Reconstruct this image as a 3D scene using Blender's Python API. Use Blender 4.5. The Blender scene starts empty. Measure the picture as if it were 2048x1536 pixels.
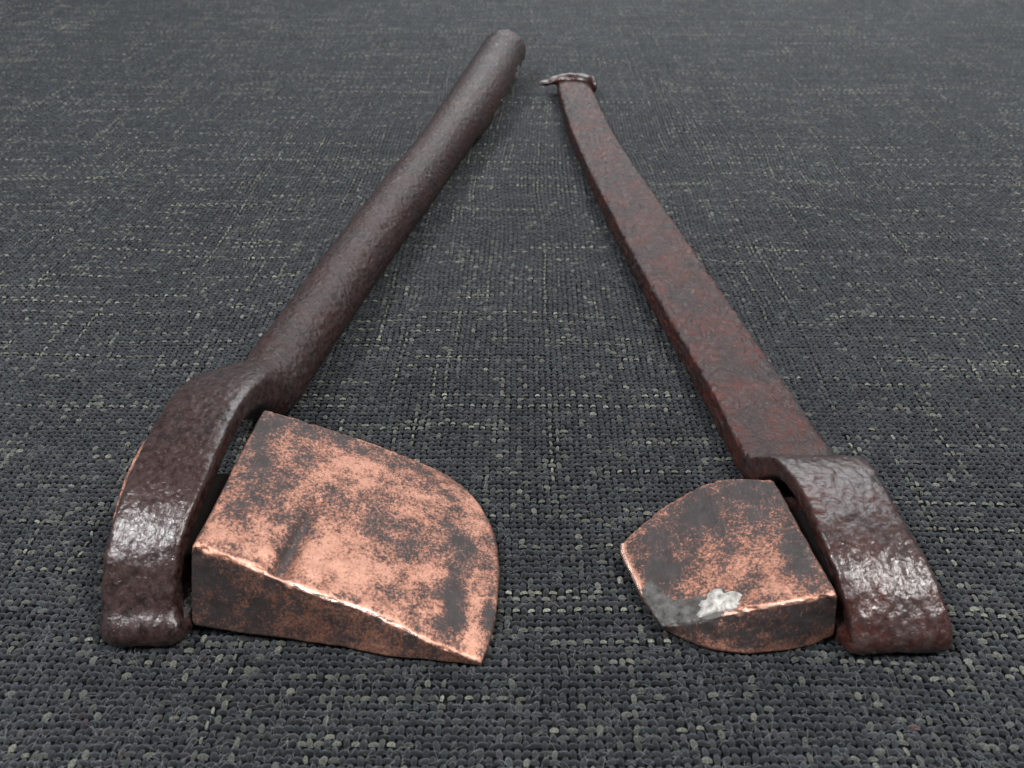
import bpy, math, random
import numpy as np
from mathutils import Vector, noise

random.seed(7)
rng = np.random.default_rng(7)
R = math.radians
MM = 0.001
scene = bpy.context.scene
col = scene.collection

# ------------------------------------------------------------------ camera, world, lamps, exposure
cam_data = bpy.data.cameras.new('camera')
cam = bpy.data.objects.new('camera', cam_data)
col.objects.link(cam)
cam.location = (0, 0, 0.090)
cam.rotation_euler = (R(90 - 35.2), 0, 0)
cam_data.sensor_width = 36
cam_data.lens = 36 * 1700 / 2048
cam_data.clip_start = 0.005
cam_data.clip_end = 20
cam_data.dof.use_dof = True
cam_data.dof.focus_distance = 0.138
cam_data.dof.aperture_fstop = 54
scene.camera = cam

world = bpy.data.worlds.new('World')
scene.world = world
world.use_nodes = True
bg = world.node_tree.nodes['Background']
bg.inputs['Color'].default_value = (0.80, 0.90, 1.0, 1)
bg.inputs['Strength'].default_value = 0.16


def area_lamp(name, loc, target, size, size_y, power, color):
    d = bpy.data.lights.new(name, 'AREA')
    d.shape = 'RECTANGLE'
    d.size, d.size_y, d.energy, d.color = size, size_y, power, color
    o = bpy.data.objects.new(name, d)
    col.objects.link(o)
    o.location = loc
    o.rotation_euler = (Vector(target) - Vector(loc)).to_track_quat('-Z', 'Y').to_euler()
    return o


area_lamp('window_light_right', (0.50, -0.20, 0.85), (0.02, 0.12, 0), 0.24, 0.21, 12.0, (1.0, 0.98, 0.96))
area_lamp('window_light_left', (-0.52, -0.16, 0.84), (-0.02, 0.12, 0), 0.24, 0.21, 11.5, (0.98, 0.98, 1.0))
area_lamp('window_light_back', (0.30, 1.25, 0.85), (0.0, 0.15, 0), 1.00, 0.60, 11.0, (0.93, 0.97, 1.0))

vs = scene.view_settings
vs.view_transform = 'Standard'
vs.look = 'None'
vs.exposure = 0.0
vs.gamma = 1.0
vs.use_curve_mapping = False


# ------------------------------------------------------------------ helpers
def mat_new(name):
    m = bpy.data.materials.new(name)
    m.use_nodes = True
    nt = m.node_tree
    return m, nt, nt.nodes['Principled BSDF']


class NB:
    """small node-building helper"""
    def __init__(self, nt):
        self.nt = nt

    def n(self, kind, **kw):
        nd = self.nt.nodes.new(kind)
        for k, v in kw.items():
            setattr(nd, k, v)
        return nd

    def link(self, a, b):
        self.nt.links.new(a, b)

    def coords(self, scale=(1, 1, 1), rot=(0, 0, 0)):
        tc = self.n('ShaderNodeTexCoord')
        mp = self.n('ShaderNodeMapping')
        mp.inputs['Scale'].default_value = [1000 * s for s in scale]   # millimetres
        mp.inputs['Rotation'].default_value = rot
        self.link(tc.outputs['Object'], mp.inputs['Vector'])
        return mp.outputs['Vector']

    def noise(self, vec, scale, detail=4, rough=0.55, dist=0.0):
        nd = self.n('ShaderNodeTexNoise')
        nd.inputs['Scale'].default_value = scale
        nd.inputs['Detail'].default_value = detail
        nd.inputs['Roughness'].default_value = rough
        nd.inputs['Distortion'].default_value = dist
        self.link(vec, nd.inputs['Vector'])
        return nd.outputs['Fac']

    def voronoi(self, vec, scale, feature='F1', rand=1.0):
        nd = self.n('ShaderNodeTexVoronoi', feature=feature)
        nd.inputs['Scale'].default_value = scale
        nd.inputs['Randomness'].default_value = rand
        self.link(vec, nd.inputs['Vector'])
        return nd.outputs['Distance']

    def ramp(self, fac, stops):
        nd = self.n('ShaderNodeValToRGB')
        el = nd.color_ramp.elements
        while len(el) < len(stops):
            el.new(0.5)
        for e, (p, c) in zip(el, stops):
            e.position = p
            e.color = (c, c, c, 1) if isinstance(c, (int, float)) else (*c, 1)
        self.link(fac, nd.inputs['Fac'])
        return nd.outputs['Color']

    def mix(self, fac, a, b, mode='MIX'):
        nd = self.n('ShaderNodeMix', data_type='RGBA', blend_type=mode)
        for sock, v in ((nd.inputs[0], fac), (nd.inputs[6], a), (nd.inputs[7], b)):
            if isinstance(v, (int, float)):
                sock.default_value = v
            elif isinstance(v, tuple):
                sock.default_value = (*v, 1)
            else:
                self.link(v, sock)
        return nd.outputs[2]

    def math(self, op, a, b=None, clamp=False):
        nd = self.n('ShaderNodeMath', operation=op, use_clamp=clamp)
        for i, v in enumerate((a, b)):
            if v is None:
                continue
            if isinstance(v, (int, float)):
                nd.inputs[i].default_value = v
            else:
                self.link(v, nd.inputs[i])
        return nd.outputs[0]

    def attr(self, name):
        nd = self.n('ShaderNodeAttribute', attribute_name=name)
        return nd

    def bump(self, h, dist_mm, strength=1.0, normal=None):
        nd = self.n('ShaderNodeBump')
        nd.inputs['Distance'].default_value = dist_mm * MM
        nd.inputs['Strength'].default_value = strength
        self.link(h, nd.inputs['Height'])
        if normal is not None:
            self.link(normal, nd.inputs['Normal'])
        return nd.outputs['Normal']


def tag(o, label=None, category=None, group=None, kind=None):
    for k, v in (('label', label), ('category', category), ('group', group), ('kind', kind)):
        if v:
            o[k] = v


def empty(name, loc_mm):
    o = bpy.data.objects.new(name, None)
    col.objects.link(o)
    o.empty_display_size = 0.01
    o.location = [c * MM for c in loc_mm]
    return o


def mesh_obj(name, verts_mm, faces, material, parent=None, smooth=True, normals=None):
    """verts in millimetres, world axes; stored relative to the parent empty"""
    v = np.asarray(verts_mm, dtype=np.float64)
    if parent is not None:
        base = parent
        off = np.zeros(3)
        while base is not None:
            off += np.array(base.location) / MM
            base = base.parent
        v = v - off
    me = bpy.data.meshes.new(name)
    faces = faces if isinstance(faces, list) else faces.tolist()
    me.from_pydata((v * MM).tolist(), [], faces)
    me.update()
    if smooth:
        me.polygons.foreach_set('use_smooth', np.ones(len(me.polygons), dtype=bool))
    if normals is not None:
        me.normals_split_custom_set_from_vertices(normals.tolist())
    o = bpy.data.objects.new(name, me)
    me.materials.append(material)
    col.objects.link(o)
    if parent is not None:
        o.parent = parent
    return o


def set_attr(o, name, values):
    a = o.data.attributes.new(name, 'FLOAT', 'POINT')
    a.data.foreach_set('value', np.asarray(values, dtype=np.float32))


def catmull(points, step):
    """points: rows of numbers (first three x y z); resampled about every step mm"""
    p = np.asarray(points, dtype=float)
    ext = np.vstack([2 * p[0] - p[1], p, 2 * p[-1] - p[-2]])
    out = []
    for i in range(len(p) - 1):
        p0, p1, p2, p3 = ext[i:i + 4]
        d = np.linalg.norm(p2[:3] - p1[:3])
        # centripetal parametrisation keeps the tight bends clean
        t01 = max(np.linalg.norm(p1[:3] - p0[:3]), 1e-6) ** 0.5
        t12 = max(d, 1e-6) ** 0.5
        t23 = max(np.linalg.norm(p3[:3] - p2[:3]), 1e-6) ** 0.5
        m1 = (p2 - p1) / t12 * t12 + t12 * ((p1 - p0) / t01 - (p2 - p0) / (t01 + t12))
        m2 = (p2 - p1) / t12 * t12 + t12 * ((p3 - p2) / t23 - (p3 - p1) / (t12 + t23))
        n = max(2, int(round(d / step)))
        for k in range(n):
            s = k / n
            h00 = 2 * s**3 - 3 * s**2 + 1
            h10 = s**3 - 2 * s**2 + s
            h01 = -2 * s**3 + 3 * s**2
            h11 = s**3 - s**2
            out.append(h00 * p1 + h10 * m1 + h01 * p2 + h11 * m2)
    out.append(p[-1])
    return np.array(out)


def fbm(p, scale, octaves=3, seed=0.0):
    v, a, tot = 0.0, 1.0, 0.0
    q = Vector((p[0] * scale + seed, p[1] * scale + seed * 1.7, p[2] * scale - seed))
    for _ in range(octaves):
        v += a * noise.noise(q)
        tot += a
        a *= 0.5
        q = q * 2.03 + Vector((3.1, 1.7, 5.3))
    return v / tot


def vertex_normals(verts, quads):
    a = verts[quads[:, 2]] - verts[quads[:, 0]]
    b = verts[quads[:, 3]] - verts[quads[:, 1]]
    fn = np.cross(a, b)
    vn = np.zeros_like(verts)
    for k in range(4):
        np.add.at(vn, quads[:, k], fn)
    vn /= np.maximum(np.linalg.norm(vn, axis=1, keepdims=True), 1e-9)
    return vn


def sweep(stations, step, nseg, seam=None, rough=0.12, seed=0.0, grain=1.2):
    """stations: x y z half_width half_thickness exponent. Returns ring array and quads."""
    st = catmull(stations, step)
    c = st[:, :3]
    t = np.gradient(c, axis=0)
    t /= np.linalg.norm(t, axis=1, keepdims=True)
    w = np.array([1.0, 0, 0]) - t * t[:, :1]
    w /= np.linalg.norm(w, axis=1, keepdims=True)
    n = np.cross(t, w)
    phi = np.linspace(0, 2 * np.pi, 1441)
    m = len(st)
    V = np.zeros((m, nseg, 3))
    cs, sn = np.cos(phi), np.sin(phi)
    for i in range(m):
        a, b, e = st[i, 3], st[i, 4], max(2.0, st[i, 5])
        k = seam(c[i], phi) if seam is not None else 1.0
        u = a * np.sign(cs) * np.abs(cs) ** (2 / e) * k
        v = b * np.sign(sn) * np.abs(sn) ** (2 / e) * k
        d = np.concatenate([[0], np.cumsum(np.hypot(np.diff(u), np.diff(v)))])
        g = np.linspace(0, d[-1], nseg, endpoint=False)
        V[i] = c[i] + np.interp(g, d, u)[:, None] * w[i] + np.interp(g, d, v)[:, None] * n[i]
    idx = np.arange(m * nseg).reshape(m, nseg)
    q = np.stack([idx[:-1], np.roll(idx[:-1], -1, 1), np.roll(idx[1:], -1, 1), idx[1:]], -1).reshape(-1, 4)
    verts = V.reshape(-1, 3)
    vn = vertex_normals(verts, q)
    if vn[(verts[:, 2] - np.repeat(c[:, 2], nseg)) > 1.0][:, 2].mean() < 0:
        q = q[:, ::-1]
        vn = -vn
    disp = np.array([rough * (0.25 * fbm(p, 0.12, 2, seed) + 0.75 * fbm(p, 0.55, 2, seed + 9) + (2.3 if p[1] > 112 else 1.0) * fbm(p, grain, 3, seed + 4)) for p in verts])
    verts = verts + vn * disp[:, None]
    return verts, q, vertex_normals(verts, q), idx, c


def split_sweep(verts, q, vn, idx, cut, names, materials, parent, wax, caps=(True, True)):
    """one forged surface, handed out as two parts that share their boundary ring and its normals"""
    m, ns = idx.shape
    out = []
    for k, (lo, hi) in enumerate(((0, cut + 1), (cut, m))):
        sel = idx[lo:hi].reshape(-1)
        rows = q.reshape(m - 1, ns, 4)[lo:hi - 1].reshape(-1, 4) - lo * ns
        faces = rows.tolist()
        v, nn = verts[sel], vn[sel]
        if k == 0 and caps[0]:
            faces.append(list(range(ns)))
        if k == 1 and caps[1]:
            faces.append(list(range(len(sel) - ns, len(sel)))[::-1])
        o = mesh_obj(names[k], v, faces, materials[k], parent, normals=nn)
        set_attr(o, 'handled', np.repeat(wax[lo:hi], ns))
        out.append(o)
    return out


# ------------------------------------------------------------------ materials
def make_iron(name, red, seed, grain, relief):
    m, nt, p = mat_new(name)
    b = NB(nt)
    vec = b.coords()
    off = b.n('ShaderNodeVectorMath', operation='ADD')
    b.link(vec, off.inputs[0])
    off.inputs[1].default_value = (seed, seed * 2, seed * 3)
    vec = off.outputs[0]
    wax = b.attr('handled').outputs['Fac']          # 0 on the scaly shank, 1 on the burnished strap
    big = b.noise(vec, 0.13, 4, 0.6)
    lump = b.noise(vec, grain, 4, 0.62, 0.25)
    fine = b.noise(vec, grain * 2.8, 4, 0.72)
    h = b.math('ADD', lump, b.math('MULTIPLY', fine, 0.55))
    h = b.math('ADD', h, b.math('MULTIPLY', b.voronoi(vec, grain * 0.9, 'SMOOTH_F1'), 0.25))
    # mauve-brown scale, rusty in the pits; pit shade and crest highlights painted in
    c = b.mix(b.ramp(lump, [(0.36, 0.0), (0.60, 1.0)]), (0.0085, 0.0045, 0.004), (0.044, 0.026, 0.024))
    rmask = b.math('MULTIPLY', b.ramp(lump, [(0.44, 1.0), (0.58, 0.0)]), b.ramp(big, [(0.40, 0.05), (0.60, 1.0)]))
    c = b.mix(b.math('MULTIPLY', b.math('MULTIPLY', rmask, red), b.math('SUBTRACT', 1.0, b.math('MULTIPLY', wax, 0.55))), c, (0.085, 0.017, 0.010))
    c = b.mix(b.ramp(fine, [(0.56, 0.0), (0.70, 0.50)]), c, (0.14, 0.098, 0.092))
    c = b.mix(b.ramp(fine, [(0.32, 0.8), (0.43, 0.0)]), c, (0.006, 0.004, 0.004))
    b.link(c, p.inputs['Base Color'])
    b.link(b.ramp(fine, [(0.3, 0.44), (0.7, 0.27)]), p.inputs['Roughness'])
    p.inputs['Metallic'].default_value = 0.10
    p.inputs['Specular IOR Level'].default_value = 0.22
    bm = b.bump(h, relief, 0.9)
    nd = bm.node
    b.link(b.math('SUBTRACT', 1.0, b.math('MULTIPLY', wax, 0.70)), nd.inputs['Strength'])
    b.link(bm, p.inputs['Normal'])
    b.link(b.math('ADD', 0.55, b.math('MULTIPLY', wax, 0.25)), p.inputs['Coat Weight'])
    b.link(b.math('SUBTRACT', 0.12, b.math('MULTIPLY', wax, 0.03)), p.inputs['Coat Roughness'])
    crust = b.math('MULTIPLY', b.math('SUBTRACT', 1.0, wax), b.math('MULTIPLY', h, relief * 0.6))
    hc = b.math('ADD', b.math('MULTIPLY', b.noise(vec, 1.3, 4, 0.60, 0.3), 0.19), crust)
    b.link(b.bump(hc, 1.0, 0.9), p.inputs['Coat Normal'])
    return m


IRON_ROUND = make_iron('iron_dark_brown', 0.30, 11.0, 0.95, 0.50)
IRON_FLAT = make_iron('iron_red_brown', 1.0, 47.0, 0.70, 0.80)


def make_copper(name, seed, bias, tone, tin=False):
    m, nt, p = mat_new(name)
    b = NB(nt)
    vec = b.coords()
    off = b.n('ShaderNodeVectorMath', operation='ADD')
    b.link(vec, off.inputs[0])
    off.inputs[1].default_value = (seed, seed * 1.3, 0)
    vec = off.outputs[0]
    pat = b.attr('patina_shade').outputs['Fac']
    mid = b.noise(vec, 0.30, 8, 0.78)
    speck = b.noise(vec, 2.6, 6, 0.85)
    v = b.math('ADD', b.math('MULTIPLY', mid, 1.10), b.math('MULTIPLY', speck, 1.25))
    v = b.math('ADD', v, b.math('MULTIPLY', pat, 0.62))
    v = b.math('SUBTRACT', v, bias)
    mask = b.ramp(v, [(0.41, 0.0), (0.48, 0.78), (0.55, 1.0)])
    scr_vec = b.coords((9.0, 0.7, 1.0), (0, 0, 0.9))
    scr = b.ramp(b.noise(scr_vec, 0.55, 2, 0.5), [(0.67, 0.0), (0.74, 0.22)])
    cop = b.mix(b.noise(vec, 0.22, 3, 0.6), (0.86 * tone, 0.43 * tone, 0.30 * tone), (0.92 * tone, 0.52 * tone, 0.39 * tone))
    cop = b.mix(b.ramp(b.noise(vec, 1.1, 4, 0.7), [(0.45, 0.0), (0.75, 0.55)]), cop, (0.46, 0.20, 0.13))
    oxide = b.mix(b.noise(vec, 0.5, 3, 0.6), (0.024, 0.017, 0.016), (0.056, 0.048, 0.049))
    brown = b.mix(b.noise(vec, 0.8, 4, 0.7), (0.20, 0.070, 0.042), (0.36, 0.150, 0.095))
    c = b.mix(b.ramp(v, [(0.26, 0.0), (0.44, 0.72)]), cop, brown)
    bare_glint = b.ramp(pat, [(0.0, 1.0), (0.12, 0.0)])      # corners rubbed to bright metal, plus their highlight painted pale pink
    c = b.mix(bare_glint, c, (0.90, 0.62, 0.52))
    c = b.mix(mask, c, oxide)
    c = b.mix(scr, c, (0.62, 0.30, 0.21))
    rough = b.mix(mask, (0.37, 0.37, 0.37), (0.46, 0.46, 0.46))
    rough = b.mix(bare_glint, rough, (0.20, 0.20, 0.20))
    metal = b.math('SUBTRACT', 0.88, b.math('MULTIPLY', mask, 0.55))
    if tin:
        tm = b.attr('tinned').outputs['Fac']
        tv = b.math('ADD', tm, b.math('MULTIPLY', b.math('SUBTRACT', b.noise(vec, 0.9, 5, 0.7), 0.5), 0.9))
        tmask = b.ramp(tv, [(0.42, 0.0), (0.50, 1.0)])
        tc = b.mix(b.ramp(b.noise(vec, 0.8, 5, 0.7), [(0.36, 0.0), (0.62, 1.0)]), (0.034, 0.032, 0.031), (0.125, 0.120, 0.112))
        c = b.mix(tmask, c, tc)
        rough = b.mix(tmask, rough, (0.42, 0.42, 0.42))
    b.link(c, p.inputs['Base Color'])
    b.link(rough, p.inputs['Roughness'])
    b.link(metal, p.inputs['Metallic'])
    h = b.math('ADD', b.math('MULTIPLY', speck, 0.6), b.math('MULTIPLY', b.noise(vec, 0.5, 4, 0.6), 0.8))
    h = b.math('SUBTRACT', h, b.math('MULTIPLY', mask, 0.12))
    fil = b.noise(b.coords((7.0, 0.35, 1.0), (0, 0, -0.45)), 0.6, 3, 0.6)
    h = b.math('ADD', h, b.math('MULTIPLY', fil, 0.45))
    h = b.math('SUBTRACT', h, b.math('MULTIPLY', scr, 0.25))
    b.link(b.bump(h, 0.25, 0.75), p.inputs['Normal'])
    return m


COPPER_L = make_copper('copper_worn', 3.0, 0.97, 0.76)
COPPER_R = make_copper('copper_tinned', 21.0, 0.915, 0.70, tin=True)


def make_solder():
    m, nt, p = mat_new('solder_grey')
    b = NB(nt)
    vec = b.coords()
    n1 = b.noise(vec, 0.9, 5, 0.7)
    b.link(b.mix(b.ramp(n1, [(0.35, 0.0), (0.62, 1.0)]), (0.22, 0.205, 0.185), (0.62, 0.60, 0.56)), p.inputs['Base Color'])
    p.inputs['Metallic'].default_value = 0.45
    p.inputs['Roughness'].default_value = 0.42
    b.link(b.bump(b.noise(vec, 1.4, 5, 0.7), 0.4, 0.9), p.inputs['Normal'])
    return m


SOLDER = make_solder()


def make_thread():
    m, nt, p = mat_new('melange_yarn')
    b = NB(nt)
    ca = b.attr('yarn').outputs['Color']
    vec = b.coords()
    fib = b.noise(vec, 4.6, 4, 0.85)
    k = b.ramp(fib, [(0.30, 0.15), (0.50, 0.80), (0.70, 2.6)])
    b.link(b.mix(1.0, ca, k, 'MULTIPLY'), p.inputs['Base Color'])
    p.inputs['Roughness'].default_value = 0.50
    p.inputs['Specular IOR Level'].default_value = 0.22
    p.inputs['Sheen Weight'].default_value = 0.20
    p.inputs['Sheen Roughness'].default_value = 0.35
    p.inputs['Sheen Tint'].default_value = (0.75, 0.85, 1.0, 1)
    b.link(b.bump(fib, 0.32, 0.9), p.inputs['Normal'])
    return m


def make_base():  # near-black sheet under the yarn: shade of the weave gaps as colour
    m, nt, p = mat_new('weave_gap_shade')
    b = NB(nt)
    vec = b.coords()
    n1 = b.noise(vec, 1.2, 3, 0.6)
    b.link(b.mix(n1, (0.003, 0.0033, 0.004), (0.010, 0.011, 0.012)), p.inputs['Base Color'])
    p.inputs['Roughness'].default_value = 0.9
    p.inputs['Specular IOR Level'].default_value = 0.05
    b.link(b.bump(n1, 0.3, 0.6), p.inputs['Normal'])
    return m


def make_fuzz():
    m, nt, p = mat_new('loose_fibre')
    p.inputs['Base Color'].default_value = (0.30, 0.31, 0.30, 1)
    p.inputs['Roughness'].default_value = 0.6
    return m


def make_tenon_shade():  # near-black tenons: shade of the gap beside the strap painted in
    m, nt, p = mat_new('tenon_shade')
    b = NB(nt)
    b.link(b.mix(b.noise(b.coords(), 1.2, 4, 0.6), (0.003, 0.003, 0.003), (0.014, 0.011, 0.010)), p.inputs['Base Color'])
    p.inputs['Roughness'].default_value = 0.85
    p.inputs['Specular IOR Level'].default_value = 0.15
    return m


TENON_SHADE = make_tenon_shade()
YARN, GAP_SHADE, FUZZ = make_thread(), make_base(), make_fuzz()

# ------------------------------------------------------------------ the cloth: a real plain weave
PITCH = 1.04
THETA = R(-0.8)

base_v = np.array([[-420, -60, -0.62], [420, -60, -0.62], [420, 620, -0.62], [-420, 620, -0.62],
                   [-420, -60, -1.6], [420, -60, -1.6], [420, 620, -1.6], [-420, 620, -1.6]], float)
base_f = [[0, 1, 2, 3], [7, 6, 5, 4], [0, 4, 5, 1], [1, 5, 6, 2], [2, 6, 7, 3], [3, 7, 4, 0]]
cloth = mesh_obj('tablecloth', base_v, base_f, GAP_SHADE, smooth=False)
tag(cloth, label='dark charcoal woven cloth with pale olive slubs under both irons', kind='structure')


def smooth_noise(shape, cell, seed):
    """value noise along the first axis, independent on the second"""
    r = np.random.default_rng(seed)
    n0, n1 = shape
    g = r.random((int(n0 / cell) + 3, n1))
    ph = r.random(n1) * 1.0
    x = np.arange(n0)[:, None] / cell + ph[None, :]
    i = np.floor(x).astype(int)
    f = x - i
    f = f * f * (3 - 2 * f)
    cidx = np.arange(n1)[None, :].repeat(n0, 0)
    return g[i, cidx] * (1 - f) + g[i + 1, cidx] * f


NI, NJ = 720, 510                       # warp (x) and weft (y) counts
I, J = np.meshgrid(np.arange(NI), np.arange(NJ), indexing='ij')
# uneven yarn spacing
xi = (np.arange(NI) - NI / 2) * PITCH + rng.normal(0, 0.025, NI)
yj = 2 + np.arange(NJ) * PITCH + rng.normal(0, 0.03, NJ)
warp_w = np.clip(rng.normal(1.0, 0.06, NI), 0.85, 1.15)
weft_w = np.clip(rng.normal(1.0, 0.08, NJ), 0.82, 1.2)

X = xi[I] + 0.05 * rng.normal(size=I.shape)
Y = yj[J] + 0.045 * rng.normal(size=I.shape)
# slow wander of the yarns
def drift(seed, cell):
    g = np.random.default_rng(seed).random((NI // cell + 3, NJ // cell + 3)) - 0.5
    fi, fj = I / cell, J / cell
    a, b_ = fi.astype(int), fj.astype(int)
    u, v = fi - a, fj - b_
    u, v = u * u * (3 - 2 * u), v * v * (3 - 2 * v)
    return (g[a, b_] * (1 - u) + g[a + 1, b_] * u) * (1 - v) + (g[a, b_ + 1] * (1 - u) + g[a + 1, b_ + 1] * u) * v


X = X + 3.0 * drift(1, 36) + 0.5 * drift(8, 9)
Y = Y + 3.0 * drift(2, 36) + 0.5 * drift(9, 9)
weft_top = ((I + J) % 2 == 0)
# slubs: pale stretches running along single yarns
weft_slub = smooth_noise((NI, NJ), 16, 3) * 0.65 + smooth_noise((NI, NJ), 5, 4) * 0.35
warp_slub = (smooth_noise((NJ, NI), 18, 5) * 0.65 + smooth_noise((NJ, NI), 5, 6) * 0.35).T
weft_bias = rng.normal(0, 0.06, NJ) + np.where(rng.random(NJ) < 0.12, 0.16, 0.0)
warp_bias = rng.normal(0, 0.07, NI) + np.where(rng.random(NI) < 0.13, 0.15, 0.0)
# a few long wandering pale bands across the cloth
sl_weft = np.clip((weft_slub + weft_bias[J] - 0.72) / 0.20, 0, 1)
sl_warp = np.clip((warp_slub + warp_bias[I] - 0.76) / 0.22, 0, 1)
slub = np.where(weft_top, sl_weft, sl_warp)
speck = rng.random(I.shape)
slub = np.where(speck > 0.945, np.maximum(slub, 0.15 + 0.45 * rng.random(I.shape)), slub)
slub = slub * np.clip(rng.normal(0.85, 0.22, I.shape), 0.2, 1.15)

hw_weft = 0.41 * weft_w[J] * (1 - 0.42 * sl_weft)
hw_warp = 0.40 * warp_w[I] * (1 - 0.50 * sl_warp)

# what the view covers, with a margin all round for a step to the side
half = 64 + 0.60 * (Y + 40)
keep = (np.abs(X) < half) & (Y > 16) & (Y < 515)
sel = np.argwhere(keep)
ii, jj = sel[:, 0], sel[:, 1]
order = np.argsort(Y[ii, jj])
ii, jj = ii[order], jj[order]
cx, cy = X[ii, jj], Y[ii, jj]
wt = weft_top[ii, jj]
hw = np.where(wt, hw_weft[ii, jj], hw_warp[ii, jj]) * PITCH
hl = (0.68 - 0.26 * np.clip(slub[ii, jj], 0, 1)) * PITCH * np.clip(rng.normal(1, 0.08, len(cx)), 0.8, 1.2)
sl = slub[ii, jj]
rot = rng.normal(0, 0.20, len(cx))
zj = rng.normal(0, 0.035, len(cx)) + 0.08 * (sl - 0.2)
dark = rng.normal(0.0120, 0.0042, len(cx))[:, None] * np.array([0.95, 1.0, 1.01])[None, :] * rng.normal(1, 0.045, (len(cx), 3))
shade = np.clip(rng.lognormal(-0.05, 0.30, len(cx)), 0.3, 3.5)
yarn_shade = np.where(wt, np.clip(rng.normal(1, 0.16, NJ), .5, 1.6)[jj], np.clip(rng.normal(1, 0.16, NI), .5, 1.6)[ii])
streak = np.where(wt, smooth_noise((NI, NJ), 34, 11)[ii, jj], smooth_noise((NJ, NI), 34, 12).T[ii, jj])
dark = np.clip(dark, 0.005, 0.09) * (shade * yarn_shade * (0.45 + 1.2 * streak))[:, None]
reddish = rng.random(len(cx)) < 0.008
dark[reddish] = dark[reddish] * np.array([1.5, 0.95, 0.85])
pale = np.array([0.205, 0.208, 0.165])[None, :] * np.clip(rng.normal(1, 0.22, (len(cx), 1)), 0.45, 1.5)
rgb = dark * (1 - np.clip(sl, 0, 1))[:, None] + pale * np.clip(sl, 0, 1)[:, None]


def knuckles(mask, nu, nv):
    u = np.linspace(-1, 1, nu + 1)
    v = np.linspace(-1, 1, nv + 1)
    U, W = np.meshgrid(u, v, indexing='ij')
    U, W = U.ravel(), W.ravel()
    taper = 1 - 0.42 * U**2
    zz = 0.25 * PITCH * np.sqrt(np.maximum(0, 1 - 0.97 * W**2)) + 0.24 * PITCH * np.sqrt(np.maximum(0, 1 - 0.97 * U**2))
    a, bb = hl[mask][:, None] * U[None, :], (hw[mask][:, None] * (W * taper)[None, :])
    cr, sr = np.cos(rot[mask])[:, None], np.sin(rot[mask])[:, None]
    a, bb = a * cr - bb * sr, a * sr + bb * cr
    w_ = wt[mask][:, None]
    px = cx[mask][:, None] + np.where(w_, a, bb)
    py = cy[mask][:, None] + np.where(w_, bb, a)
    pz = zz[None, :] - 0.49 * PITCH + zj[mask][:, None]
    flip = ~wt[mask]
    n = mask.sum()
    k = len(U)
    vv = np.stack([px, py, pz], -1).reshape(-1, 3)
    g = np.arange(k).reshape(nu + 1, nv + 1)
    q = np.stack([g[:-1, :-1], g[1:, :-1], g[1:, 1:], g[:-1, 1:]], -1).reshape(-1, 4)
    Q = q[None] + (np.arange(n) * k)[:, None, None]
    Q[flip] = Q[flip][:, :, ::-1]
    return vv, Q.reshape(-1, 4), np.repeat(rgb[mask], k, axis=0)


parts, base = [], 0
near = (cy < 130) & (np.abs(cx) < 105)
for msk, nu, nv in ((near, 4, 3), ((cy < 225) & ~near, 3, 2), (cy >= 225, 2, 2)):
    v_, q_, c_ = knuckles(msk, nu, nv)
    parts.append((v_, q_ + base, c_))
    base += len(v_)
tv = np.concatenate([p_[0] for p_ in parts])
tq = np.concatenate([p_[1] for p_ in parts])
tcol = np.concatenate([p_[2] for p_ in parts])
# the cloth lies a degree off square to the lens
ct, s_t = math.cos(THETA), math.sin(THETA)
tv[:, 0], tv[:, 1] = tv[:, 0] * ct - (tv[:, 1] - 150) * s_t, 150 + tv[:, 0] * s_t + (tv[:, 1] - 150) * ct

me = bpy.data.meshes.new('woven_yarn')
me.vertices.add(len(tv))
me.vertices.foreach_set('co', (tv * MM).astype(np.float32).ravel())
me.loops.add(tq.size)
me.loops.foreach_set('vertex_index', tq.astype(np.int32).ravel())
me.polygons.add(len(tq))
me.polygons.foreach_set('loop_start', np.arange(0, tq.size, 4, dtype=np.int32))
me.polygons.foreach_set('use_smooth', np.ones(len(tq), dtype=bool))
me.update(calc_edges=True)
ca = me.attributes.new('yarn', 'FLOAT_COLOR', 'POINT')
ca.data.foreach_set('color', np.concatenate([tcol, np.ones((len(tcol), 1))], 1).astype(np.float32).ravel())
me.materials.append(YARN)
weave = bpy.data.objects.new('woven_yarn', me)
col.objects.link(weave)
weave.parent = cloth
tag(weave, kind='stuff')


def strand_mesh(strands, rad):
    vv, ff = [], []
    for pts in strands:
        n0 = len(vv)
        for k, p in enumerate(pts):
            r_ = rad * (1 - 0.6 * k / len(pts))
            for a in (0, 2.094, 4.189):
                vv.append((p[0] + r_ * math.cos(a), p[1] + r_ * 0.5 * math.sin(a), p[2] + r_ * math.sin(a)))
        for k in range(len(pts) - 1):
            for s in range(3):
                a0, a1 = n0 + 3 * k + s, n0 + 3 * k + (s + 1) % 3
                ff.append([a0, a1, a1 + 3, a0 + 3])
    return vv, ff


def wisp(x, y, z, length, lift, seg=5):
    a = random.uniform(0, 2 * math.pi)
    curl = random.uniform(-1.3, 1.3)
    pts = []
    for k in range(seg + 1):
        s = k / seg
        aa = a + curl * s
        pts.append((x, y, z + lift * math.sin(math.pi * min(1, s * 1.1)) * random.uniform(.8, 1.1)))
        x += math.cos(aa) * length / seg
        y += math.sin(aa) * length / seg
    return pts


strands = []
for _ in range(12000):
    y = 50 + 190 * random.random() ** 1.5
    x = random.uniform(-1, 1) * (60 + 0.58 * (y + 10))
    strands.append(wisp(x, y, random.uniform(-0.25, -0.02), random.uniform(0.6, 2.2), random.uniform(0.05, 0.5), 4))
fv, ff = strand_mesh(strands, 0.017)
fuzz = mesh_obj('fibre_fuzz', fv, ff, FUZZ, cloth)
tag(fuzz, kind='stuff')

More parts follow.
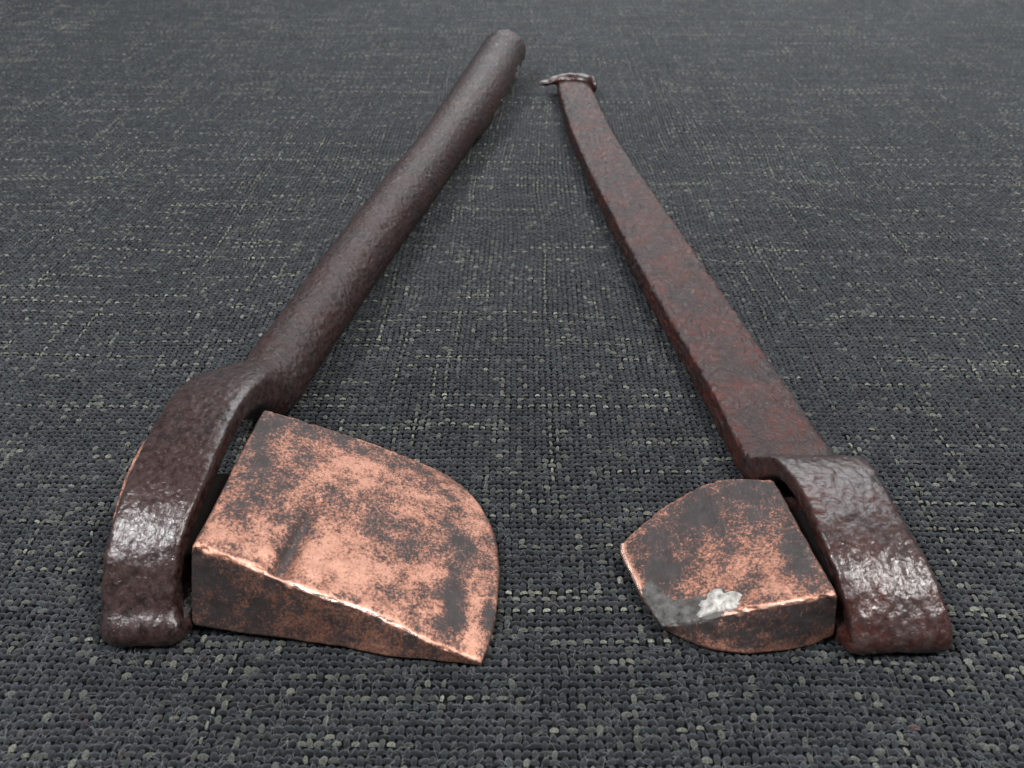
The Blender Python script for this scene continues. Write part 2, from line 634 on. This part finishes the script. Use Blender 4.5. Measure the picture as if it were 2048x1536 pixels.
# ------------------------------------------------------------------ iron with the round shank
left = empty('soldering_iron', (-44, 90, 0))
tag(left, 'round shanked brown iron soldering tool strapped to the larger hatchet-shaped copper head',
    'soldering iron', 'two old soldering irons lying on the cloth')

st_left = [
    # x, y, z, half width, half thickness, squareness
    (-3.2, 331, 8.0, 8.0, 8.0, 2), (-4.0, 325, 8.0, 8.0, 8.0, 2), (-7.9, 298, 7.9, 7.9, 7.9, 2), (-13.4, 266, 7.4, 7.4, 7.4, 2),
    (-20.6, 230, 6.6, 6.6, 6.6, 2), (-26.2, 202, 6.4, 6.4, 6.4, 2), (-31.4, 177, 6.1, 6.1, 6.1, 2),
    (-36.8, 148, 5.8, 5.8, 5.8, 2), (-40.4, 128, 5.7, 5.6, 5.7, 2),
    (-42.1, 117.5, 6.3, 5.7, 5.4, 2.1), (-43.5, 112.8, 9.2, 6.0, 4.4, 2.5), (-44.7, 108, 12.2, 6.0, 2.9, 3.6),
    (-45.3, 102, 13.9, 5.7, 2.1, 5), (-45.6, 94, 14.3, 5.4, 1.7, 6.5), (-45.8, 86, 13.7, 5.3, 1.6, 6.5),
    (-46.3, 79.8, 12.0, 4.9, 1.6, 6.5), (-46.8, 76.0, 9.6, 4.7, 1.6, 6.5), (-47.1, 73.6, 6.6, 4.7, 1.7, 6),
    (-47.1, 71.9, 4.1, 4.9, 1.9, 4), (-46.7, 70.3, 2.2, 5.2, 2.1, 2.8), (-46.3, 73.2, 1.5, 5.3, 1.6, 2.8),
    (-46.2, 90, 1.4, 5.2, 1.4, 4.5), (-46.0, 99, 1.4, 5.0, 1.3, 4.5),
]


def lap_seam(c, phi):
    """rolled sheet: the upper edge laps over the lower one along the far half of the shank"""
    k = np.ones(len(phi))
    y = c[1]
    if y > 246 and c[2] > 4:
        f = min(1.0, (y - 246) / 6.0)
        edge = R(-24) + R(36) * (y - 246) / 95 + R(5) * math.sin(y * 0.21) + R(3) * math.sin(y * 0.57 + 1)
        ph = (phi - edge + np.pi) % (2 * np.pi) - np.pi
        k = k + f * np.where(ph > 0, 0.09 * np.exp(-ph / 1.6), -0.085 * np.exp(ph / 0.9))
    return k


verts, q, vn, idx, cc = sweep(st_left, 0.45, 112, seam=lap_seam, rough=0.15, seed=3.0, grain=1.7)
cut = int(np.argmax((cc[:, 1] < 119)))
shank, strap = split_sweep(verts, q, vn, idx, cut, ('shank', 'strap'), (IRON_ROUND, IRON_ROUND), left,
                           np.clip((118 - cc[:, 1]) / 16, 0, 1), caps=(False, True))
tag(shank, 'round brown iron shank rolled into a lapped tube at its far end')
# raw sheared edge of the rolled sheet along the lap
lv, lf = [], []
st_c = catmull(st_left, 0.6)
rows = [r_ for r_ in st_c if 250 < r_[1] < 329 and r_[2] > 4][::2]
for k, r_ in enumerate(rows):
    y = r_[1]
    e_ = R(-24) + R(36) * (y - 246) / 95 + R(5) * math.sin(y * 0.21) + R(3) * math.sin(y * 0.57 + 1)
    wv, nv_ = np.array([0.985, -0.17, 0]), np.array([0, 0, 1.0])
    rr = r_[3] * 1.05
    out = 0.32 + 0.2 * math.sin(y * 0.19) + 0.5 * noise.noise(Vector((y * 0.25, 0, 0)))
    for dr, da in ((-0.6, 0.10), (out, 0.03), (out, -0.05), (-0.6, -0.08)):
        p_ = r_[:3] + (rr + dr) * (math.cos(e_ + da) * wv + math.sin(e_ + da) * nv_)
        lv.append(tuple(p_))
for k in range(len(rows) - 1):
    for s_ in range(4):
        a, b_ = k * 4 + s_, k * 4 + (s_ + 1) % 4
        lf.append([a, b_, b_ + 4, a + 4])
lf += [[3, 2, 1, 0], [len(lv) - 4 + j for j in range(4)]]
lap = mesh_obj('lap_edge', lv, lf, IRON_ROUND, left, smooth=False)
set_attr(lap, 'handled', np.full(len(lv), 0.15))
# hollow mouth of the rolled tube
ring = verts[idx[0]]
ctr = ring.mean(0)
ax = np.array([0.14, 0.99, 0])
rings = [ring, ctr + (ring - ctr) * 0.80, ctr + (ring - ctr) * 0.78 - ax * 26]
mv = np.vstack(rings)
n_ = len(ring)
mf = []
for k in range(2):
    for s in range(n_):
        a, b_ = k * n_ + s, k * n_ + (s + 1) % n_
        mf.append([a, b_, b_ + n_, a + n_])
mf.append(list(range(2 * n_, 3 * n_)))
mesh_obj('tube_mouth', mv, mf, IRON_ROUND, left, smooth=False)


# ------------------------------------------------------------------ copper heads
_smooth = {}


def poly_at(pl, s):
    """point at parameter s (0..1) along a polyline, spaced by its own x-y length"""
    if len(pl) > 3:
        if id(pl) not in _smooth:
            _smooth[id(pl)] = catmull(pl, 0.5)
        p = _smooth[id(pl)]
    else:
        p = np.asarray(pl, float)
    d = np.concatenate([[0], np.cumsum(np.linalg.norm(np.diff(p[:, :2], axis=0), axis=1))])
    d /= d[-1]
    return np.array([np.interp(s, d, p[:, k]) for k in range(p.shape[1])])


def rounded_ring(L, H, rho, nt, nh, nc):
    """rounded rectangle L x H (unit range 0..1 in each axis), counter-clockwise seen from +x"""
    rho = min(rho, 0.46 * H, 0.46 * L)
    pts = []

    def line(a, b, n):
        for k in range(n):
            s = k / n
            pts.append((a[0] + (b[0] - a[0]) * s, a[1] + (b[1] - a[1]) * s))

    def arc(c, a0, n):
        for k in range(n):
            a = a0 + math.pi / 2 * k / n
            pts.append((c[0] + rho * math.cos(a), c[1] + rho * math.sin(a)))
    line((rho, 0), (L - rho, 0), nt)
    arc((L - rho, rho), -math.pi / 2, nc)
    line((L, rho), (L, H - rho), nh)
    arc((L - rho, H - rho), 0, nc)
    line((L - rho, H), (rho, H), nt)
    arc((rho, H - rho), math.pi / 2, nc)
    line((0, H - rho), (0, rho), nh)
    arc((rho, rho), math.pi, nc)
    p = np.array(pts)
    p[:, 0] /= L
    p[:, 1] /= H
    return p


def copper_head(name, Tf, Tb, Bf, Bb, end_curve, ns, rho, material, parent, side, dents, patina_shade, rough, seed, tinned=None):
    nt_, nh_, nc_ = 96, 26, 6
    rings = []
    S = list(np.linspace(0, 1, ns))
    ends = np.array(end_curve, float)
    end_st = [poly_at(np.array([Tf[-1], Tb[-1]]), t) for t in np.linspace(0, 1, 25)]
    end_cv = [poly_at(end_curve, t) for t in np.linspace(0, 1, 25)]
    dlt = np.array(end_cv) - np.array(end_st)
    tt = np.linspace(0, 1, 25)
    uvs = []

    def station(s, shrink_h=1.0, push=0.0):
        a, b_, c_, d_ = poly_at(Tf, s), poly_at(Tb, s), poly_at(Bf, s), poly_at(Bb, s)
        L = np.linalg.norm(b_ - a)
        H = max(0.3, 0.5 * (abs(a[2] - c_[2]) + abs(b_[2] - d_[2])))
        p = rounded_ring(L, H, rho, nt_, nh_, nc_)
        u, w = p[:, 0], p[:, 1]
        w = 0.5 + (w - 0.5) * shrink_h
        top = a[None] * (1 - u[:, None]) + b_[None] * u[:, None]
        bot = c_[None] * (1 - u[:, None]) + d_[None] * u[:, None]
        pos = bot * (1 - w[:, None]) + top * w[:, None]
        wgt = s ** 2.6
        for k in range(2):
            pos[:, k] += wgt * np.interp(u, tt, dlt[:, k])
        pos[:, 0] += push
        uvs.append(np.stack([np.full(len(u), s), u, w], 1))
        return pos
    # shoulder (inner end), body, rounded cutting edge
    rings.append(station(0, 0.86, -side * 0.45))
    rings.append(station(0, 0.95, -side * 0.30))
    for s in S:
        rings.append(station(s))
    for a in (0.35, 0.7, 0.92):
        rings.append(station(1.0, math.sqrt(1 - a * a), side * 0.55 * a))
    m = len(rings)
    n = len(rings[0])
    V = np.vstack(rings)
    UV = np.vstack(uvs)
    ix = np.arange(m * n).reshape(m, n)
    q = np.stack([ix[:-1], np.roll(ix[:-1], -1, 1), np.roll(ix[1:], -1, 1), ix[1:]], -1).reshape(-1, 4)
    nn = vertex_normals(V, q)
    topm = (UV[:, 2] > 0.98) & (UV[:, 0] > 0.05) & (UV[:, 0] < 0.9) & (UV[:, 1] > .1) & (UV[:, 1] < .9)
    if nn[topm][:, 2].mean() < 0:
        q = q[:, ::-1]
        nn = -nn
        capflip = True
    else:
        capflip = False
    V0 = V.copy()
    disp = np.array([rough * (1.6 * fbm(p, 0.10, 2, seed) + 0.9 * fbm(p, 0.5, 3, seed + 5)) for p in V0])
    up = (nn[:, 2] > 0.5)
    for kind, a, b_, wd, depth in dents:
        a, b_ = np.array(a), np.array(b_)
        ab = b_ - a
        s = np.clip(((V0[:, :2] - a) @ ab) / (ab @ ab), 0, 1)
        d = np.linalg.norm(V0[:, :2] - (a + s[:, None] * ab), axis=1)
        width = wd * (0.45 + 0.55 * (1 - s))
        disp -= np.where(up, depth * (0.35 + 0.65 * (1 - s)) * np.exp(-(d / width) ** 2), 0)
    corner = np.exp(-(UV[:, 1] / 0.016) ** 2) * np.exp(-((1 - UV[:, 2]) / 0.14) ** 2)
    corner += np.exp(-((1 - UV[:, 1]) / 0.016) ** 2) * np.exp(-((1 - UV[:, 2]) / 0.14) ** 2)
    nick = np.array([max(0.0, fbm(p, 0.9, 3, seed + 2) - 0.02) + 0.4 * max(0.0, fbm(p, 2.2, 2, seed + 7)) for p in V0])
    disp -= 0.85 * corner * nick
    V = V + nn * disp[:, None]
    faces = q.tolist()
    faces.append(list(range(n)) if capflip else list(range(n))[::-1])
    lastr = list(range((m - 1) * n, m * n))
    faces.append(lastr[::-1] if capflip else lastr)
    o = mesh_obj(name, V, faces, material, parent)
    set_attr(o, 'patina_shade', patina_shade(V0, UV, nn))
    if tinned is not None:
        set_attr(o, 'tinned', tinned(V0, UV, nn))
    return o


def blob(V, c, rx, ry, ang=0.0):
    dx, dy = V[:, 0] - c[0], V[:, 1] - c[1]
    ca_, sa_ = math.cos(ang), math.sin(ang)
    return np.exp(-(((dx * ca_ + dy * sa_) / rx) ** 2 + ((-dx * sa_ + dy * ca_) / ry) ** 2))


def patina_shade_left(V, UV, nn):
    up = np.clip((nn[:, 2] - 0.3) / 0.4, 0, 1)
    p = 0.36 + 0.0 * V[:, 0]
    p = np.where(nn[:, 1] < -0.6, 0.44, p)  # front face: its shade deepened by painting in extra dark oxide
    top = np.zeros(len(V))
    top += 0.20 * blob(V, (-37, 99), 6, 8)
    top += 0.12 * blob(V, (-34, 88), 5, 8)
    top += 0.16 * blob(V, (-26, 100), 10, 3.0)
    top += 0.36 * blob(V, (-7.6, 74), 1.7, 6.5, -0.05)
    top += 0.22 * blob(V, (-7.2, 84), 2.4, 3.0)
    top += 0.30 * blob(V, (-2.9, 73), 0.7, 5)
    top += 0.50 * blob(V, (-28.2, 77.5), 1.2, 5.5, -0.17)  # groove: its shade painted in as a dark oxide streak
    top += 0.22 * blob(V, (-15, 80), 3, 2.5)
    top += 0.14 * blob(V, (-19, 88), 5, 6)
    top -= 0.22 * blob(V, (-24, 76), 10, 5, -0.1)
    top -= 0.16 * blob(V, (-22, 93), 8, 4, -0.1)
    top -= 0.22 * blob(V, (-5, 72), 1.0, 4)
    edge = np.exp(-((UV[:, 1]) / 0.012) ** 2) * (UV[:, 2] > 0.93)
    edge = edge + np.exp(-((1 - UV[:, 1]) / 0.012) ** 2) * (UV[:, 2] > 0.5)
    p = p + top * up - 0.40 * np.clip(edge, 0, 1)
    p = np.where((nn[:, 1] < -0.5), p + 0.20 * np.exp(-((V[:, 0] + 40) / 7) ** 2), p)
    return p


Tf = [(-39.2, 74.5, 13.1), (-31.2, 72.7, 10.6), (-23.8, 70.9, 8.1), (-17.6, 69.9, 6.1), (-10.8, 67.7, 3.6), (-4.3, 66.2, 1.3)]
Bf = [(-40.6, 71.1, 1.6), (-34.8, 70.5, 1.1), (-29.6, 70.0, .8), (-21.8, 68.7, .5), (-15.3, 67.3, .4), (-10.2, 66.8, .3), (-4.4, 66.3, .2)]
Tb = [(-37.1, 102.3, 13.4), (-29.7, 101.6, 11.0), (-20.3, 101.4, 7.0), (-10.8, 100.2, 2.6)]
Bb = [(-37.8, 103.0, 1.8), (-29.7, 102.4, 1.2), (-20.3, 102.0, .6), (-10.8, 100.6, .6)]
endL = [(-4.3, 66.2, 1), (-2.9, 71, 1), (-2.4, 76.2, 1), (-2.3, 81, 1), (-2.8, 86.3, 1), (-4.2, 91.2, 1), (-6.6, 95.6, 1), (-10.8, 100.2, 1)]
head_left = copper_head('copper_head', Tf, Tb, Bf, Bb, endL, 110, 0.5, COPPER_L, left, 1,
                        [('groove', (-28.9, 73.4), (-26.6, 86.5), 1.35, 1.25), ('dent', (-31.0, 74.2), (-30.6, 74.8), 0.6, 0.45),
                         ('dent', (-20, 81), (-18, 82), 0.8, 0.15), ('dent', (-9, 90), (-8, 88), 0.7, 0.12)],
                        patina_shade_left, 0.16, 8.0)
tag(head_left, 'mottled orange and black copper wedge with one long groove')


def tenon(x0, x1, y0, y1, z0, z1, flare, parent, material, side):
    rings = []
    for f, sc in ((0.0, 1.0), (0.9, 1.0), (0.93, 1.0 + flare), (1.0, 1.0 + flare * 0.7)):
        x = x0 + (x1 - x0) * f
        p = rounded_ring(y1 - y0, z1 - z0, 2.0, 14, 6, 4)
        yy = (y0 + y1) / 2 + (p[:, 0] - 0.5) * (y1 - y0) * (1 + (sc - 1) * 0.1)
        zz = (z0 + z1) / 2 + (p[:, 1] - 0.5) * (z1 - z0) * sc
        xx = np.array([x + 0.18 * noise.noise(Vector((a * .4, b * .4, f * 9))) for a, b in zip(yy, zz)])
        rings.append(np.stack([xx, yy, zz], 1))
    V = np.vstack(rings)
    m, n = len(rings), len(rings[0])
    ix = np.arange(m * n).reshape(m, n)
    q = np.stack([ix[:-1], np.roll(ix[:-1], -1, 1), np.roll(ix[1:], -1, 1), ix[1:]], -1).reshape(-1, 4)
    if side < 0:
        q = q[:, ::-1]
    faces = q.tolist()
    last = list(range((m - 1) * n, m * n))
    faces.append(last if side > 0 else last[::-1])
    o = mesh_obj('tenon', V, faces, material, parent)
    return o


tenon(-38.5, -51.4, 80.5, 97.0, 3.3, 5.6, 0.0, left, TENON_SHADE, -1)
# copper clenched over behind the strap: a thin lip shows along its outer edge
rv, NRV = [], 44
for k in range(NRV + 1):
    f = k / NRV
    y = 77.4 + 20.2 * f
    zt = float(np.interp(y, [77, 80, 86, 92, 98], [10.9, 12.5, 14.0, 14.6, 14.0])) + 0.18 * noise.noise(Vector((y * 0.8, 0, 2)))
    out = -51.25 - 0.85 * math.sin(math.pi * min(1, max(0, f))) ** 0.6 + 0.15 * noise.noise(Vector((y * 1.1, 5, 0)))
    rv += [(-50.8, y, 4.0), (out, y, 4.0), (out - 0.1, y, zt - 0.5), (out + 0.15, y, zt - 0.1), (-51.0, y, zt)]
rf = []
for k in range(NRV):
    for s_ in range(5):
        a, b_ = k * 5 + s_, k * 5 + (s_ + 1) % 5
        rf.append([a, b_, b_ + 5, a + 5])
rf += [[0, 1, 2, 3, 4][::-1], [NRV * 5 + j for j in range(5)]]
lip = mesh_obj('clenched_lip', rv, rf, COPPER_L, left, smooth=False)
set_attr(lip, 'patina_shade', np.full(len(rv), 0.25))

# ------------------------------------------------------------------ iron with the flat shank
right = empty('soldering_iron', (46, 85, 0))
tag(right, 'flat bar shanked red-brown iron soldering tool with the smaller solder-tinned copper head',
    'soldering iron', 'two old soldering irons lying on the cloth')

st_right = [
    (21.3, 311, 4.6, 6.0, 1.4, 4), (21.6, 304, 3.6, 5.8, 1.8, 4.5), (22.1, 292, 2.6, 5.9, 2.2, 5), (24.3, 252, 2.4, 6.1, 2.3, 13),
    (27.3, 224, 2.4, 6.5, 2.3, 13), (30.5, 198, 2.4, 6.8, 2.4, 13), (34.1, 170, 2.4, 7.0, 2.4, 13), (37.4, 146, 2.4, 6.9, 2.4, 13),
    (41.3, 118, 2.4, 6.7, 2.4, 13), (42.9, 104.5, 2.45, 6.9, 2.4, 11), (43.5, 100.3, 3.3, 6.9, 2.2, 8), (44.3, 97.2, 6.1, 6.9, 1.8, 8),
    (44.9, 94.2, 8.7, 6.7, 1.5, 8), (45.3, 90, 9.7, 6.2, 1.4, 7), (45.6, 85, 9.8, 5.9, 1.4, 7), (45.9, 80, 9.5, 5.9, 1.35, 7), (46.8, 75.2, 8.2, 6.0, 1.35, 7),
    (47.7, 72.0, 6.1, 6.1, 1.35, 7), (48.3, 69.9, 4.0, 6.2, 1.4, 7), (48.5, 68.8, 2.1, 6.4, 1.6, 6), (48.1, 70.4, 1.4, 6.6, 1.4, 6),
    (47.0, 76, 1.35, 6.2, 1.3, 6), (46.0, 90, 1.3, 6.4, 1.2, 6), (45.5, 95, 1.3, 6.4, 1.1, 6),
]
verts, q, vn, idx, cc = sweep(st_right, 0.42, 112, rough=0.23, seed=17.0, grain=1.15)
cut = int(np.argmax((cc[:, 1] < 101)))
shank_r, strap_r = split_sweep(verts, q, vn, idx, cut, ('shank', 'strap'), (IRON_FLAT, IRON_FLAT), right,
                               np.clip((104 - cc[:, 1]) / 12, 0, 1), caps=(True, True))
tag(shank_r, 'flat pitted red-brown iron bar')

# spread cross-piece hammered onto the far end of the bar
hx = [(9.2, 301.0, 5.2, 0.9, 0.3), (10.8, 302.0, 5.2, 1.7, 0.7), (13.8, 303.8, 5.3, 2.4, 1.2), (17, 305.5, 5.4, 2.6, 1.8), (22, 306, 5.4, 2.6, 1.9),
      (26, 304.5, 5.2, 2.8, 2.0), (28.2, 301.5, 4.8, 3.2, 2.6), (29.2, 300.5, 4.5, 2.2, 1.7)]
hp = catmull(hx, 0.5)
hv, hf = [], []
for k, (x, y, z, a, b_) in enumerate(hp):
    for s in range(20):
        ph = 2 * math.pi * s / 20
        hv.append((x, y + a * math.cos(ph), z + b_ * math.sin(ph) + 0.7 * fbm((x, y + 3 * math.cos(ph), 0), .45, 2, 4)))
for k in range(len(hp) - 1):
    for s in range(20):
        a, b_ = k * 20 + s, k * 20 + (s + 1) % 20
        hf.append([a, b_, b_ + 20, a + 20])
hf.append(list(range(20))[::-1])
hf.append(list(range(len(hv) - 20, len(hv))))
cross = mesh_obj('cross_piece', hv, hf, IRON_FLAT, right)
set_attr(cross, 'handled', np.full(len(hv), 1.0))


def patina_shade_right(V, UV, nn):
    up = np.clip((nn[:, 2] - 0.3) / 0.4, 0, 1)
    p = 0.40 + 0.0 * V[:, 0]
    p = np.where(nn[:, 1] < -0.6, 0.48, p)  # front face painted darker here too, for its shade
    top = 0.22 * blob(V, (26.5, 87), 3.5, 4.5) + 0.25 * blob(V, (20, 80), 3.0, 4.5) + 0.18 * blob(V, (33, 91), 5, 2.5)
    top += 0.22 * blob(V, (37, 78), 1.5, 9) - 0.12 * blob(V, (31, 77), 5, 5) - 0.20 * blob(V, (36, 72), 4, 2)
    edge = np.exp(-((UV[:, 1]) / 0.014) ** 2) * (UV[:, 2] > 0.92) + np.exp(-((1 - UV[:, 1]) / 0.02) ** 2)
    rim = np.exp(-((1 - UV[:, 0]) / 0.02) ** 2) * (UV[:, 1] > 0.35)
    low = np.where((nn[:, 1] < -0.5), -0.28 * np.exp(-(UV[:, 2] / 0.22) ** 2), 0)
    return p + top * up - 0.40 * np.clip(edge, 0, 1) - 0.4 * rim + low


def tinned_right(V, UV, nn):
    up = np.clip((nn[:, 2] - 0.2) / 0.4, 0, 1)
    t = 0.9 * blob(V, (23.5, 71.8), 4.5, 2.4, 0.0) + 0.95 * blob(V, (18.8, 74.0), 1.9, 4.6, 0.25)
    t = t + 0.46 * blob(V, (38.3, 77.0), 0.8, 6.0, 0.12)
    return t * up


Tf2 = [(39.4, 70.3, 9.0), (35.4, 70.1, 8.0), (28.4, 70.3, 6.0), (23.7, 70.4, 4.0), (19.5, 70.8, 2.3)]
Tb2 = [(37.3, 92.0, 8.6), (29.8, 93.8, 6.5), (22.3, 90.9, 4.2), (17.6, 87.2, 3.0), (15.7, 85.6, 2.3)]
Bf2 = [(40.6, 70.0, .8), (36.3, 68.5, .5), (32.4, 67.9, .4), (28.6, 67.7, .4), (23.8, 68.8, .5), (19.8, 71.0, .9)]
Bb2 = [(37.5, 92.6, .8), (29.8, 94.4, .6), (22.3, 91.4, .6), (17.6, 87.6, .8), (15.9, 85.8, .9)]
endR = [(19.5, 70.8, 2), (18.0, 74.8, 2), (16.6, 79.6, 2), (15.6, 83.4, 2), (15.7, 85.6, 2)]
head_right = copper_head('copper_head', Tf2, Tb2, Bf2, Bb2, endR, 90, 0.45, COPPER_R, right, -1,
                         [('dent', (20.5, 82), (21.5, 80), 1.2, 0.2), ('dent', (27, 88), (28, 86), 1.0, 0.15)],
                         patina_shade_right, 0.22, 31.0, tinned_right)
tag(head_right, 'small blunt copper wedge with a grey tinned corner')
tenon(38.5, 52.0, 76.5, 90.0, 2.9, 4.6, 0.05, right, TENON_SHADE, 1)

# raised crust of solder on the front corner of the small head
sv, sf = [], []
NR, NA = 7, 40
cx0, cy0 = 26.0, 71.6


def head_top(x, y):
    a, b_ = np.array(Tf2), np.array(Tb2)
    zf = np.interp(x, a[::-1, 0], a[::-1, 2])
    zb = np.interp(x, b_[::-1, 0], b_[::-1, 2])
    yf = np.interp(x, a[::-1, 0], a[::-1, 1])
    yb = np.interp(x, b_[::-1, 0], b_[::-1, 1])
    t = (y - yf) / (yb - yf)
    return zf + (zb - zf) * t


for r_ in range(NR + 1):
    f = r_ / NR
    for s in range(NA):
        a = 2 * math.pi * s / NA
        wob = 1 + 0.55 * noise.noise(Vector((math.cos(a) * 1.9, math.sin(a) * 1.9, 3.3))) + 0.18 * noise.noise(Vector((math.cos(a) * 5, math.sin(a) * 5, 8)))
        x = cx0 + 3.1 * f * wob * math.cos(a)
        y = cy0 + (2.9 if math.sin(a) > 0 else 0.9) * f * wob * math.sin(a)
        z = head_top(x, max(y, 70.6)) + 0.55 * (1 - f**3) - 0.22 + 0.28 * (1 - f) * noise.noise(Vector((x, y, 1))) + 0.1 * noise.noise(Vector((x * 2.5, y * 2.5, 1)))
        if y < 70.9:
            z -= (70.9 - y) * 0.7
        sv.append((x, y, z))
for r_ in range(NR):
    for s in range(NA):
        a, b_ = r_ * NA + s, r_ * NA + (s + 1) % NA
        sf.append([a, a + NA, b_ + NA, b_])
crust = mesh_obj('solder_crust', sv, sf, SOLDER, right)
crust.parent = head_right
tag(crust, 'pale grey crust of old solder')

# ------------------------------------------------------------------ a stray curl of lint on the cloth
lint = []
for _ in range(26):
    lint.append(wisp(48.5 + random.gauss(0, 1.2), 129.0 + random.gauss(0, 1.0), 0.15, random.uniform(2, 5), random.uniform(0.3, 1.4), 8))
lv, lf = strand_mesh(lint, 0.022)
tuft = mesh_obj('lint_tuft', lv, lf, FUZZ)
tag(tuft, 'tiny pale tuft of lint on the cloth right of the flat bar', 'lint')
